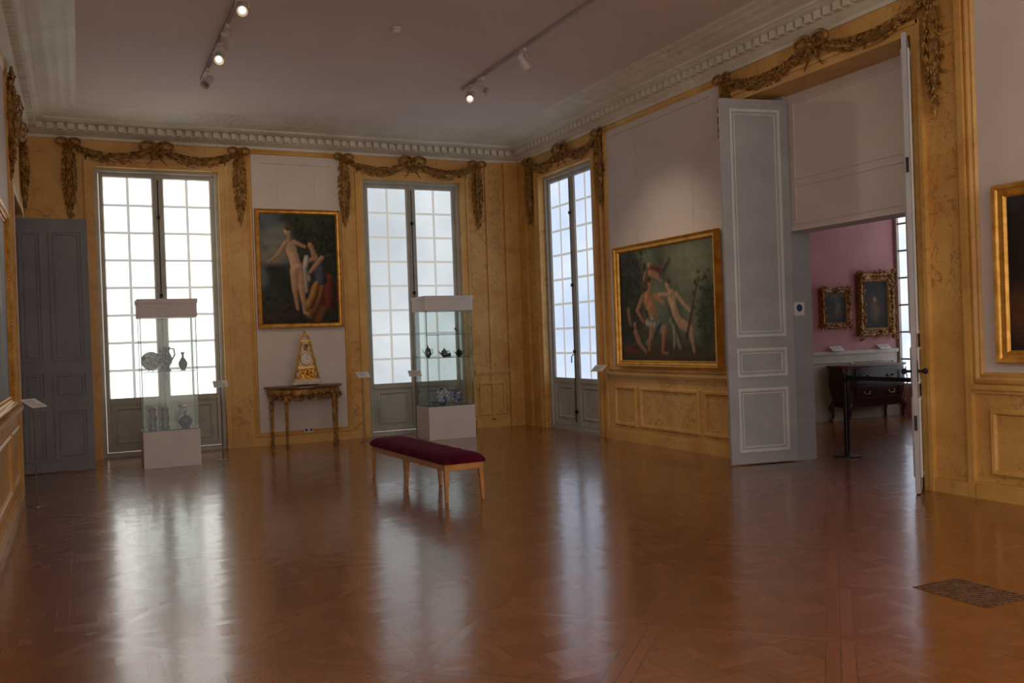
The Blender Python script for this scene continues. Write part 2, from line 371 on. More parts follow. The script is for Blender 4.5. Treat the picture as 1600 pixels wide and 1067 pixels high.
# ------------------------------------------------------------------ windows
def window(idx,T,c,pm,label):
    loc=T(c,0,-.1)
    r=thing('window_%d'%idx,label,'window',loc,kind='structure')
    b=MB(); b.frame(T,c-.89,c+.89,.0,WT,[(0,-.20),(0,-.07),(.045,-.07),(.06,-.09),(.06,-.20)])
    b.build('window_frame','window',r)
    for s in (-1,1):
        u0,u1=sorted((c+s*.025,c+s*.825))
        b=MB(); b.frame(T,u0,u1,.07,WT-.065,[(0,-.17),(0,-.11),(.05,-.11),(.065,-.13),(.065,-.17)])
        b.tbox(T,u0+.06,u1-.06,.80,.88,-.17,-.11)
        cs=b.build('casement','window',r)
        a0,a1,z0,z1=u0+.065,u1-.065,.88,WT-.13
        b=MB(); mid=(a0+a1)/2
        b.tbox(T,mid-.020,mid+.020,z0,z1,-.155,-.130)
        for k in range(1,8):
            z=z0+(z1-z0)*k/8; b.tbox(T,a0,a1,z-.019,z+.019,-.155,-.132)
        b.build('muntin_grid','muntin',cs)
        MB().tbox(T,a0-.01,a1+.01,z0-.01,z1+.01,-.150,-.140).build('frosted_glass',pm,cs)
        b=MB(); b.tbox(T,a0-.01,a1+.01,.12,.81,-.165,-.145); b.frame(T,a0+.06,a1-.06,.19,.74,[(0,-.146),(0,-.13),(.02,-.12),(.04,-.132),(.05,-.146)])
        b.build('lower_panel','window',cs)
    b=MB(); b.tbox(T,c-.035,c+.035,.05,WT-.05,-.12,-.095); b.build('meeting_stile','window',r)
    b=MB(); b.tube([Vector(T(c,.15,-.075)),Vector(T(c,WT-.15,-.075))],.008,8)
    for z in (.3,1.3,2.4,3.6): b.tbox(T,c-.022,c+.022,z,z+.05,-.095,-.06)
    b.tube([Vector(T(c,1.28,-.06)),Vector(T(c+.02,1.24,-.03)),Vector(T(c+.02,1.14,-.03))],.010,6)
    b.build('espagnolette_bolt','iron',r)
    return r
window(1,TB,W1,'pane1','bright tall frosted window at left of the back wall')
window(2,TB,W2,'pane2','greyer tall frosted window behind the silver display case')
window(3,TR,W3,'pane3','bluish tall frosted window on the right wall')
r=thing('window_4','window in the pink room beyond the doorway','window',(XQ,10.5,.5),kind='structure')
b=MB(); b.frame(TQ,9.55,11.44,.5,4.3,[(0,-.3),(0,-.02),(.05,-.02),(.05,-.3)])
for k in range(1,8): b.tbox(TQ,9.6,11.40,.5+k*.475-.015,.5+k*.475+.015,-.10,-.04)
for k in range(1,6): b.tbox(TQ,9.58+k*.31-.015,9.58+k*.31+.015,.5,4.3,-.10,-.04)
b.build('window_frame','cream',r); MB().tbox(TQ,9.6,11.4,.55,4.25,-.09,-.08).build('frosted_glass','pane4',r)
# ------------------------------------------------------------------ doors
b=MB(); HX=7.66
for a,c in ((8.30,DY1),(DY0,6.44)): b.box(HX,XO+.02,a,c,0,DT)
struct('trim_10',b,'grey_door','grey door jamb lining the deep doorway')
b=MB(); b.box(HX+.06,HX+.14,6.44,8.30,2.74,DT); b.box(HX+.14,XO+.02,6.44,8.30,2.74,2.80)
Tt=lambda u,v,n:(HX+.06-n,u,v)
b.frame(Tt,6.52,8.2,3.35,4.26,[(0,0),(0,.012),(.02,.012),(.02,0)]); b.frame(Tt,6.52,8.2,2.82,3.28,[(0,0),(0,.012),(.02,.012),(.02,0)])
b.box(HX+.02,HX+.06,6.44,8.30,2.74,2.79)
struct('trim_11',b,'panel','pale panelled board filling the top of the doorway')
def leafdoor(r,name,hinge,ang,wd,ht,cols,rows,mat,linemat,handle=True,tt=.045):
    d=Vector((math.cos(ang),math.sin(ang),0)); n=Vector((-d.y,d.x,0)); h=Vector(hinge)
    T=lambda u,v,k:tuple(h+d*u+n*k+Vector((0,0,v)))
    b=MB(); b.tbox(T,0,wd,.012,ht,-tt/2,tt/2); lf=b.build(name,mat,r,bevel=.003)
    for sg in (-1,1):
        for (u0,u1) in cols:
            for (v0,v1) in rows:
                b=MB()
                b.frame(T,u0,u1,v0,v1,[(0,sg*tt/2),(0,sg*(tt/2+.016)),(.018,sg*(tt/2+.02)),(.035,sg*(tt/2+.012)),(.035,sg*tt/2)])
                b.frame(T,u0+.055,u1-.055,v0+.055,v1-.055,[(0,sg*tt/2),(0,sg*(tt/2+.01)),(.012,sg*(tt/2+.012)),(.018,sg*tt/2)])
                b.build('panel_moulding',linemat,lf)
    if handle:
        for z in (.6,3.0): MB().tbox(T,wd-.004,wd+.012,z,z+.14,-.012,.012).build('lock_plate','iron',lf)
        b=MB(); b.tbox(T,wd-.08,wd-.02,1.05,1.25,-.028,.028)
        b.tube([T(wd-.05,1.15,-.08),T(wd-.05,1.15,.08)],.012,8); b.blob(T(wd-.05,1.15,-.09),.028); b.blob(T(wd-.05,1.15,.09),.028)
        b.build('knob','iron',lf)
    return lf
r=thing('door_1','tall grey double doors standing open into the room','door',(HX,7.37,0),kind='structure')
rows=[(.15,.90),(1.03,1.37),(1.50,4.18)]
a1=math.atan2(8.43-8.27,6.82-7.69)
leafdoor(r,'door_leaf',(7.69,8.27,0),a1,.885,4.30,[(.12,.78)],rows,'grey_door','grey_line',False)
a2=math.atan2(5.96-6.47,6.99-7.68)
leafdoor(r,'door_leaf',(7.68,6.47,0),a2,.87,4.30,[(.12,.76)],rows,'grey_door','grey_line',True)
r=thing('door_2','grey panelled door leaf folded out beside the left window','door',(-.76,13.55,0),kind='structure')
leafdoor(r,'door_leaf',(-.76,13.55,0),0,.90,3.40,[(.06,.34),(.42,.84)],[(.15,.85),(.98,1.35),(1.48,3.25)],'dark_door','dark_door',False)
# ------------------------------------------------------------------ garlands
def swag(b,T,u0,u1,vt,sag,n=90,R0=.032,R1=.046):
    def P(t): return u0+(u1-u0)*t, vt-sag*4*t*(1-t)
    pts=[T(*P(i/14),.05) for i in range(15)]
    b.tube(pts,[R0*.6+R1*.6*math.sin(PI*i/14) for i in range(15)],8)
    for i in range(n):
        t=random.random(); u,v=P(t); R=R0+R1*math.sin(PI*t)
        ph=random.uniform(-.3,PI+.3); 
        c=T(u,v+R*math.cos(ph),.05+R*math.sin(ph)*.8)
        t2=min(1,t+.03); uu,vv=P(t2); dd=Vector(T(uu,vv,.05))-Vector(T(u,v,.05))
        if t>.5: dd=-dd
        dd=dd.normalized()+Vector([random.uniform(-.7,.7) for _ in range(3)])
        b.leaf(c,dd,Vector(T(0,0,1))-Vector(T(0,0,0))+Vector([random.uniform(-.5,.5) for _ in range(3)]),random.uniform(.05,.09),.034,.026)
def drop(b,T,u,v1,v0,n=190):
    L=v1-v0
    def R(t): return .040+.055*math.sin(PI*min(1,t*1.12))**.8*(1-.3*t) if t<.87 else .03
    b.tube([T(u,v1-L*i/10,.04) for i in range(11)],[max(.010,R(i/10)*.6) for i in range(11)],8)
    for i in range(n):
        t=random.random()**.9; ph=random.uniform(-.3,PI+.3); rr=R(t)
        c=T(u+rr*math.cos(ph)*1.05,v1-L*t,.04+rr*math.sin(ph)*.9)
        dd=Vector(T(math.cos(ph)*.6,-1,random.uniform(0,.5)))-Vector(T(0,0,0))
        b.leaf(c,dd,Vector([random.uniform(-1,1) for _ in range(3)]),random.uniform(.05,.09),.034,.028)
    for k in range(3): b.leaf(T(u,v0-.04+.03*k,.04),Vector(T(0,1,0))-Vector(T(0,0,0)),(1,0,.3),.12-.02*k,.05-.01*k,.03)
def bow(b,T,u,v,s=1.0):
    for sg in (-1,1):
        pts=[]
        for i in range(13):
            a=2*PI*i/12; pts.append(T(u+sg*s*(.09-.09*math.cos(a)),v+s*(.055*math.sin(a)+.03),.07+.02*math.sin(a/2)))
        b.tube(pts,.018*s,6)
        b.tube([T(u,v,.07),T(u+sg*.06*s,v-.07*s,.08),T(u+sg*.05*s,v-.12*s,.06),T(u+sg*.11*s,v-.19*s,.05)],[.022*s,.018*s,.014*s,.006],6)
    for i in range(12):
        a=2*PI*i/12; b.leaf(T(u+.045*s*math.cos(a),v+.045*s*math.sin(a),.09),Vector(T(math.cos(a),math.sin(a),.4))-Vector(T(0,0,0)),(.3,.2,1),.08*s,.035*s,.03)
    for i in range(20):
        b.leaf(T(u+random.uniform(-.07,.07)*s,v+random.uniform(-.12,.05)*s,.07),[random.uniform(-1,1) for _ in range(3)],[random.uniform(-1,1) for _ in range(3)],.08*s,.032,.026)
    b.blob(T(u,v,.10),.03*s)
def garland(T,c,hw,label,vt=4.64,vd=3.60,sides=(-1,1)):
    r=thing('gilded_garland',label,'garland',T(c,vd,.03),'carved garlands over the openings')
    for s in sides:
        b=MB(); swag(b,T,c+s*.08,c+s*(hw-.06),vt,.17,int(150*hw)); b.clamp(T).build('swag','gilt',r)
        b=MB(); drop(b,T,c+s*hw,vt-.02,vd); b.clamp(T).build('drop','gilt',r)
        b=MB(); bow(b,T,c+s*hw,vt+.02,.9); b.clamp(T).build('ribbon','oldgold',r)
    b=MB(); bow(b,T,c,vt,1.3); b.clamp(T).build('bow','oldgold',r)
garland(TB,W1,1.21,'gilded carved garland over the bright window beside the grey door leaf')
garland(TB,W2,1.21,'gilded carved garland over the window behind the silver case')
garland(TR,W3,1.20,'gilded carved garland over the bluish right-wall window')
garland(TR,7.36,1.50,'large gilded carved garland over the double doorway')
garland(TL,12.67,1.35,'gilded carved garland on the left wall near the corner')
# ------------------------------------------------------------------ paintings
def paint(mode,w,h,res=150):
    nx=res; ny=int(res*h/w); s,v=np.meshgrid(np.linspace(0,1,nx),np.linspace(0,1,ny))
    X=s*w/h; rng=np.random.RandomState(3)
    col=np.zeros((ny,nx,3))
    def field(seed,fmax,n=26):
        rg=np.random.RandomState(seed); z=np.zeros((ny,nx))
        for k in range(n):
            fx,fy=rg.uniform(-fmax,fmax,2); z+=np.sin(fx*X+fy*v+rg.uniform(0,6))
        return z/math.sqrt(n)
    nz=field(3,20)*.5; n2=field(5,70)*.5; n3=field(9,45)
    A=lambda c:np.array(lin(c)[:3])
    def put(mask,c,mult=None):
        m=np.clip(mask,0,1); m=(m*m*(3-2*m))[...,None]
        c=A(c)*(1+.22*nz+.18*n2)[...,None]
        if mult is not None: c=c*mult[...,None]
        col[:]=col*(1-m)+np.clip(c,0,1)*m
    def ell(cx,cy,rx,ry,c,rot=0,soft=.25):
        dx=(s-cx)*w/h; dy=v-cy; a=math.radians(rot); ex=dx*math.cos(a)+dy*math.sin(a); ey=-dx*math.sin(a)+dy*math.cos(a)
        d=np.sqrt((ex/rx)**2+(ey/ry)**2)
        put((1-d)/soft+.5,c,np.clip(.86+.4*(-ex/rx*.7+ey/ry*.7),.3,1.2) if rx<.1 else None)
    def cap(p,q,r0,r1,c,soft=.014,fold=0):
        ax,ay=p[0]*w/h,p[1]; bx,by=q[0]*w/h,q[1]; dx,dy=bx-ax,by-ay
        t=np.clip(((X-ax)*dx+(v-ay)*dy)/(dx*dx+dy*dy),0,1)
        ox,oy=X-ax-t*dx,v-ay-t*dy; d=np.sqrt(ox**2+oy**2); r=(r0+(r1-r0)*t)*(1+.12*n3*(1 if fold else .3))
        lit=(-ox*.8+oy*.6)/r
        mu=np.clip(.80+.45*lit,.28,1.15)
        if fold: mu=mu*np.clip(.8+.45*np.sin((ox*dy-oy*dx)/math.hypot(dx,dy)*fold+3*nz),.35,1.2)
        put((r-d)/soft+.5,c,mu)
    if mode==1:
        put(np.ones_like(s),(46,50,44)); put((v-.45)*3-(s-.35)*2+nz,(92,106,112)); ell(.25,.80,.22,.10,(132,138,134),15,.9); ell(.15,.62,.15,.08,(142,138,122),0,.9)
        ell(.80,.85,.30,.20,(40,50,34),0,.5); ell(.62,.97,.25,.10,(54,62,40),0,.5); ell(.9,.6,.16,.18,(32,40,28),0,.5)
        for k in range(140):
            cx,cy=rng.uniform(.45,1),rng.uniform(.55,1); ell(cx,cy,.018,.010,(62,70,44) if k%2 else (30,38,24),rng.uniform(0,180),.7)
        put((.30-v)*3+nz*.6,(38,34,25)); ell(.15,.22,.16,.12,(50,58,52),0,.8); ell(.2,.10,.25,.07,(58,48,36),0,.6)
        for k in range(60):
            cx,cy=rng.uniform(0,1),rng.uniform(0,.28); ell(cx,cy,.022,.010,(56,58,38) if k%2 else (28,28,20),rng.uniform(0,180),.7)
        cap((.82,.36),(.68,.12),.08,.11,(150,98,44),.02,60); cap((.88,.40),(.90,.20),.05,.08,(112,46,34),.02,50); cap((.72,.58),(.77,.40),.045,.06,(80,88,104),.02,60); cap((.72,.36),(.63,.18),.03,.05,(170,124,62),.02,70)
        ell(.66,.72,.030,.040,(190,150,116)); ell(.68,.742,.038,.028,(74,48,32),0,.5); ell(.652,.712,.020,.028,(196,156,122))
        cap((.70,.60),(.57,.55),.020,.016,(190,146,112)); cap((.80,.60),(.64,.47),.022,.016,(190,146,112)); cap((.67,.68),(.71,.60),.018,.028,(190,146,112))
        cap((.48,.54),(.60,.42),.028,.04,(188,180,164),.02,80); cap((.60,.60),(.53,.36),.02,.028,(196,188,172),.02,80); cap((.56,.50),(.58,.30),.018,.025,(176,168,154),.02,80)
        cap((.385,.71),(.43,.60),.050,.044,(212,176,142)); cap((.43,.60),(.46,.50),.044,.050,(212,174,140)); cap((.48,.50),(.52,.32),.044,.030,(210,170,136)); cap((.52,.32),(.55,.10),.030,.014,(204,162,128)); cap((.55,.095),(.60,.085),.013,.009,(200,158,124))
        cap((.43,.48),(.43,.30),.040,.026,(200,160,128)); cap((.43,.30),(.46,.13),.024,.013,(194,152,118))
        cap((.33,.735),(.22,.62),.021,.017,(208,168,134)); cap((.22,.62),(.10,.56),.017,.011,(204,162,128)); cap((.44,.745),(.58,.70),.020,.014,(208,168,134))
        cap((.375,.76),(.37,.81),.018,.018,(202,162,128)); ell(.352,.842,.028,.035,(212,174,140)); ell(.366,.868,.031,.022,(108,74,42),0,.5)
    elif mode==2:
        put(np.ones_like(s),(78,80,58)); put((s-.35)*2+(v-.35)*1.2+nz,(106,114,92)); ell(.75,.8,.28,.16,(130,134,110),0,.9); ell(.1,.55,.22,.45,(46,46,32),0,.6); ell(.93,.35,.12,.3,(62,66,44),0,.8)
        for k in range(150):
            cx,cy=rng.uniform(0,.32),rng.uniform(.35,1); ell(cx,cy,.022,.012,(70,74,44) if k%2 else (34,38,26),rng.uniform(0,180),.7)
        for k in range(60):
            cx,cy=rng.uniform(.8,1),rng.uniform(.2,.75); ell(cx,cy,.022,.012,(82,86,56) if k%2 else (50,54,36),rng.uniform(0,180),.7)
        put((.16-v)*6+nz*.6,(62,52,36)); ell(.5,.08,.5,.07,(80,64,42),0,.8)
        cap((.36,.80),(.50,.79),.045,.035,(150,78,50),.02,60); cap((.36,.78),(.44,.74),.030,.026,(190,144,110)); ell(.35,.845,.024,.028,(190,144,108)); cap((.47,.77),(.56,.86),.018,.038,(140,122,106),.02,70); cap((.31,.79),(.28,.71),.012,.009,(186,140,104)); cap((.42,.74),(.48,.69),.016,.011,(186,140,104))
        cap((.33,.55),(.36,.46),.074,.060,(186,136,100)); cap((.36,.46),(.39,.37),.060,.062,(182,132,96)); cap((.27,.57),(.20,.45),.028,.021,(180,130,96)); cap((.20,.45),(.27,.35),.021,.015,(180,130,96)); cap((.41,.57),(.50,.50),.026,.018,(180,130,96))
        cap((.35,.64),(.345,.6),.024,.030,(176,128,92)); ell(.352,.692,.031,.042,(186,136,100)); ell(.345,.722,.036,.028,(76,50,32),0,.5)
        cap((.38,.36),(.48,.28),.048,.043,(190,182,164),.02,70); cap((.32,.34),(.45,.31),.04,.048,(180,172,156),.02,70); cap((.44,.33),(.31,.14),.043,.03,(104,120,124),.02,70); cap((.40,.33),(.36,.2),.015,.02,(190,182,166),.02,80)
        cap((.50,.28),(.47,.08),.034,.017,(182,132,96)); cap((.47,.075),(.53,.06),.014,.009,(176,126,90)); cap((.36,.28),(.32,.10),.032,.017,(178,128,92))
        cap((.575,.56),(.60,.46),.054,.042,(208,174,144)); cap((.60,.46),(.63,.36),.042,.056,(208,174,144)); ell(.54,.658,.028,.038,(206,170,138)); ell(.552,.69,.033,.026,(108,72,44),0,.5); cap((.55,.62),(.57,.58),.017,.028,(204,168,136))
        cap((.54,.57),(.45,.58),.019,.015,(204,168,138)); cap((.63,.57),(.70,.48),.022,.018,(204,168,138)); cap((.70,.48),(.76,.42),.017,.013,(204,168,138)); cap((.64,.34),(.76,.26),.050,.036,(202,166,136)); cap((.76,.25),(.79,.08),.030,.015,(198,162,132)); cap((.58,.34),(.66,.14),.048,.043,(128,132,112),.02,70); cap((.60,.30),(.60,.12),.016,.02,(160,156,138),.02,80)
        cap((.845,.68),(.72,.20),.010,.020,(88,62,40)) 
        cap((.175,.26),(.21,.17),.034,.028,(190,146,114)); ell(.168,.322,.025,.030,(190,144,110)); cap((.21,.16),(.29,.08),.021,.012,(188,142,108)); cap((.06,.11),(.18,.10),.03,.03,(120,56,42),.02,60); cap((.10,.42),(.12,.33),.026,.020,(170,128,94)); ell(.10,.462,.022,.026,(174,132,98))
    elif mode==3:
        put(np.ones_like(s),(34,24,18)); ell(.5,.5,.3,.3,(64,44,30),0,.9); ell(.45,.35,.12,.2,(90,64,42),0,.8); ell(.47,.6,.05,.06,(150,116,86),0,.6); ell(.75,.75,.2,.15,(50,44,36),0,.9)
    elif mode==4:
        put(np.ones_like(s),(46,38,30)); put((v-.55)*3+nz,(80,74,62)); ell(.5,.3,.3,.18,(76,58,38),0,.9); ell(.35,.42,.06,.16,(46,32,24),0,.7); ell(.62,.36,.08,.12,(104,74,52),0,.7)
    elif mode==5:
        put(np.ones_like(s),(46,36,30)); put((v-.6)*3+nz-.2,(54,56,62)); ell(.12,.25,.2,.16,(88,60,38),0,.9); ell(.2,.55,.08,.16,(74,50,36),0,.9); ell(.6,.5,.25,.3,(84,60,40),0,.9)
    else:
        put(np.ones_like(s),(104,92,82)); put((v-.5)*2+nz,(146,136,126)); ell(.5,.35,.4,.2,(82,66,52),0,.7); ell(.9,.3,.1,.2,(72,56,46),0,.6)
    for _ in range(2):       # soften the brushwork
        pd=np.pad(col,((1,1),(1,1),(0,0)),'edge'); col=(pd[:-2,1:-1]+pd[2:,1:-1]+pd[1:-1,:-2]+pd[1:-1,2:]+2*pd[1:-1,1:-1])/6
    return nx,ny,np.clip(col,0,1)
def painting(T,u0,u1,v0,v1,mode,label,flip=False,fw=.08,d0=.02,d=.10,mat='gold',ornate=False,group=None):
    r=thing('painting',label,'painting',T((u0+u1)/2,v0,d0),group)
    b=MB(); b.frame(T,u0,u1,v0,v1,[(0,d0),(0,d*.75),(fw*.12,d),(fw*.3,d*.92),(fw*.42,d*.7),(fw*.7,d*.62),(fw*.8,d*.7),(fw*.9,d*.6),(fw,d*.45),(fw,d0)])
    fr=b.build('frame',mat,r)
    b=MB()
    if ornate:
        def orn(u,v,k):
            for _ in range(k): b.leaf(T(u+random.uniform(-.45,.45)*fw,v+random.uniform(-.45,.45)*fw,d+random.uniform(-.02,.005)),[random.uniform(-1,1) for _ in range(3)],[random.uniform(-1,1) for _ in range(3)],fw*.55,fw*.28,.025)
        n=int((u1-u0)/fw/.8); m=int((v1-v0)/fw/.8)
        for i in range(n+1):
            u=u0+(u1-u0)*i/n; orn(u,v0+fw*.3,5); orn(u,v1-fw*.3,5)
        for i in range(m+1):
            v=v0+(v1-v0)*i/m; orn(u0+fw*.3,v,5); orn(u1-fw*.3,v,5)
        for u in (u0+.02,u1-.02,(u0+u1)/2):
            for v in (v0+.02,v1-.02): orn(u,v,16)
        b.build('carved_ornament',mat,fr)
    else:
        i=fw*.8; z=d*.72
        for (a,c,fx) in ((u0+i,u1-i,0),(v0+i,v1-i,1)):
            n=int((c-a)/.03)
            for k in range(n+1):
                q=a+(c-a)*k/n
                for e in ((v0+i,v1-i) if fx==0 else (u0+i,u1-i)):
                    p=T(q,e,z) if fx==0 else T(e,q,z)
                    b.leaf(p,(1,0,0),(0,1,0),.018,.018,.018)
        b.build('beading',mat,fr)
    a0,a1,c0,c1=u0+fw*.9,u1-fw*.9,v0+fw*.9,v1-fw*.9
    nx,ny,col=paint(mode,a1-a0,c1-c0,200 if mode<3 else 60)
    vs=[];
    for j in range(ny):
        for i in range(nx):
            s=i/(nx-1); u=a1-(a1-a0)*s if flip else a0+(a1-a0)*s
            vs.append(T(u,c0+(c1-c0)*j/(ny-1),d*.5))
    fs=[(j*nx+i,j*nx+i+1,(j+1)*nx+i+1,(j+1)*nx+i) for j in range(ny-1) for i in range(nx-1)]
    o=ORG[r.name]; me=bpy.data.meshes.new('canvas'); me.from_pydata([(p[0]-o[0],p[1]-o[1],p[2]-o[2]) for p in vs],[],fs)
    at=me.color_attributes.new('paint','FLOAT_COLOR','POINT')
    rgba=np.ones((ny*nx,4)); rgba[:,:3]=col.reshape(-1,3); at.data.foreach_set('color',rgba.ravel())
    me.materials.append(M['oil']); c=bpy.data.objects.new('canvas',me); C.objects.link(c); c.parent=r
    return r
painting(TB,2.57,3.95,1.87,3.79,1,'tall gilt-framed oil painting of a pale nude and seated woman above the console table')
painting(TR,9.05,11.45,1.11,2.87,2,'wide gilt-framed oil painting of seated couple with cherubs right of the third window',flip=True,fw=.10,d0=.03,d=.13)
painting(TR,3.5,5.28,1.22,2.77,5,'dark oil painting in gilt frame at the right edge beyond the double doors',flip=True,fw=.12,d0=.03,d=.12)
painting(TL,7.0,9.85,1.12,2.93,6,'grey-toned oil painting in gilt frame on the left wall',fw=.09,d0=.02,d=.10)
painting(TP,11.22,11.86,1.56,2.24,4,'small carved gilt-framed landscape on the pink wall',fw=.10,mat='oldgold',ornate=True)
painting(TP,12.06,12.88,1.40,2.49,3,'larger dark portrait in heavy carved frame on the pink wall',fw=.15,d=.12,mat='oldgold',ornate=True)
# ------------------------------------------------------------------ bench
r=thing('bench','long burgundy velvet bench on six light oak legs in mid-room','bench')
L,Wd=2.16,.44
b=MB(); b.frame(lambda u,v,n:(u,v,n),-Wd/2+.01,Wd/2-.01,-L/2+.01,L/2-.01,[(0,.31),(0,.375),(.03,.375),(.03,.31)]); b.box(-Wd/2+.03,Wd/2-.03,-L/2+.03,L/2-.03,.35,.372)
b.build('seat_frame','oak',r,bevel=.003)
for yy in (-1,0,1):
    for xx in (-1,1):
        x0,y0=xx*(Wd/2-.035),yy*(L/2-.035); x1,y1=xx*(Wd/2-.022),yy*(L/2-.02)
        q=lambda x,y,z,s:[(x-s,y-s,z),(x+s,y-s,z),(x+s,y+s,z),(x-s,y+s,z)]
        MB().loft([q(x1,y1,0,.014),q(x0,y0,.31,.024),q(x0,y0,.365,.024)]).build('leg','oak',r,bevel=.002)
b=MB(); nx,ny=18,60; vs=[]
def sq(t,p): return max(0,1-abs(t)**p)**.45
for j in range(ny+1):
    for i in range(nx+1):
        tx,ty=-1+2*i/nx,-1+2*j/ny; 
        tx=math.sin(tx*PI/2); ty=math.copysign(1-(1-abs(ty))**2.2,ty)
        f=sq(tx,7)*sq(ty,34); z=.395+.068*f+.008*f*math.cos(tx*PI/2)+.003*math.sin(ty*21)*f
        vs.append((tx*Wd/2*1.03,ty*L/2*1.008,z))
g=lambda i,j:j*(nx+1)+i
fs=[(g(i,j),g(i+1,j),g(i+1,j+1),g(i,j+1)) for j in range(ny) for i in range(nx)]
loop=[g(i,0) for i in range(nx+1)]+[g(nx,j) for j in range(1,ny+1)]+[g(i,ny) for i in range(nx-1,-1,-1)]+[g(0,j) for j in range(ny-1,0,-1)]
base=len(vs); vs+=[(vs[k][0]*.985,vs[k][1]*.997,.374) for k in loop]
m=len(loop); fs+=[(loop[k],loop[(k+1)%m],base+(k+1)%m,base+k) for k in range(m)]; fs.append(tuple(base+k for k in range(m)))
b.add(vs,fs); b.build('cushion','velvet',r,smooth=70)
r.location=(3.33,9.31,0); r.rotation_euler=(0,0,math.radians(2.5))
# ------------------------------------------------------------------ display cases
def case(x0,x1,y0,y1,zb,zt,ztop,shelves,label):
    r=thing('display_case',label,'display case',((x0+x1)/2,(y0+y1)/2,0))
    MB().box(x0,x1,y0,y1,0,zb).build('plinth','white',r,bevel=.004)
    b=MB(); b.box(x0-.01,x1+.01,y0-.01,y1+.01,zt,ztop-.05); b.box(x0-.02,x1+.02,y0-.02,y1+.02,ztop-.06,ztop); b.build('top_cap','white',r,bevel=.004)
    g=.006; b=MB(); 
    b.box(x0+.01,x1-.01,y0+.01,y0+.01+g,zb,zt); b.box(x0+.01,x1-.01,y1-.01-g,y1-.01,zb,zt)
    b.box(x0+.01,x0+.01+g,y0+.017,y1-.017,zb,zt); b.box(x1-.01-g,x1-.01,y0+.017,y1-.017,zb,zt)
    b.build('glass_hood','glass',r,smooth=0)
    b=MB()
    for x in (x0+.013,x1-.013):
        for y in (y0+.013,y1-.013): b.box(x-.005,x+.005,y-.005,y+.005,zb,zt)
    b.box(x0+.008,x1-.008,y0+.006,y1-.006,zb-.001,zb+.012)
    b.build('edge_strip','glassedge',r)
    for z in shelves:
        s=MB().box(x0+.03,x1-.03,y0+.03,y1-.03,z-.008,z).build('glass_shelf','glass',r,smooth=0)
        MB().box(x0+.03,x1-.03,y0+.026,y0+.030,z-.008,z).build('shelf_edge','glassedge',s)
    return r
case(.72,1.45,13.0,13.55,.50,2.03,2.28,[1.30],'glass display case with blue and white pottery before the bright window')
case(4.95,5.75,13.48,14.08,.53,2.06,2.30,[1.31,1.68],'glass display case with silverware before the greyer middle window')
def vessel(name,label,cat,prof,loc,mat,n=20,extra=None,group=None):
    b=MB(); b.lathe(prof,(0,0,0),n)
    if extra is None:
        o=b.build(name,mat,None,org=(0,0,0)); o.location=loc; tag(o,label,cat,group); return o
    r=thing(name,label,cat,(0,0,0),group); b.build('body',mat,r)
    for nm,mb,mt in extra: mb.build(nm,mt,r)
    r.location=loc; return r
def plate(label,loc,R,mat,group=None,tilt=72):
    r=thing('plate',label,'plate',(0,0,0),group)
    a=math.radians(tilt); ax=Vector((0,-math.sin(a),math.cos(a))); c=Vector((0,0,R*math.sin(a)+.012))
    MB().lathe([(.35*R,0),(.55*R,.004),(R,.030),(R,.036),(.6*R,.012),(.02,.010)],c,28,ax).build('dish',mat,r)
    b=MB(); b.tube([(-.04,-.02,.014),(-.03,.03,.006),(-.02,.09,.006)],.004,6); b.tube([(.04,-.02,.014),(.03,.03,.006),(.02,.09,.006)],.004,6); b.tube([(-.02,.09,.006),(0,.06,R)],.004,6); b.tube([(.02,.09,.006),(0,.06,R)],.004,6)
    b.build('stand','iron',r); r.location=loc; return r
S1=1.30
plate('blue and white plate on stand, left end of pottery case shelf',(.87,13.30,S1),.13,'faience')
vessel('ewer','blue and white ewer with loop handle on the pottery case shelf','ewer',[(.05,0),(.045,.02),(.02,.05),(.06,.11),(.072,.16),(.05,.22),(.03,.26),(.045,.33),(.04,.33)],(1.07,13.18,S1),'faience2',20,
  [('handle',MB().tube([(.03,0,.31),(.09,0,.30),(.10,0,.22),(.06,0,.15)],.010,8),'faience2'),('spout',MB().tube([(-.05,0,.2),(-.08,0,.25),(-.10,0,.31)],[.018,.013,.009],8),'faience2')])
vessel('vase','small dark slender-necked vase, right end of pottery case shelf','vase',[(.035,0),(.03,.015),(.055,.06),(.06,.10),(.035,.15),(.014,.18),(.014,.22),(.032,.25),(.028,.25)],(1.28,13.26,S1),'ceramicdark')
for x,lab,m_ in ((.86,'tall waisted brown-grey patterned vase, leftmost in the pottery case bottom','faience3'),(1.02,'tall waisted patterned vase between another vase and blue gourd bottle','faience3')):
    vessel('vase',lab,'vase',[(.055,0),(.06,.02),(.045,.06),(.06,.14),(.045,.21),(.058,.28),(.05,.29),(.045,.285)],(x,13.24,.512),m_,14,None,'tall vases in the pottery case')
vessel('bottle','round blue bottle with white neck in the pottery case bottom','bottle',[(.05,0),(.055,.012),(.09,.06),(.095,.10),(.065,.15),(.022,.18),(.02,.22),(.035,.25),(.03,.28),(.022,.30)],(1.28,13.2,.512),'ceramicdark',20,
  [('neck',MB().lathe([(.024,.175),(.022,.22),(.037,.25),(.032,.285),(.024,.302)],(0,0,0),18),'faience')])
S2=1.31
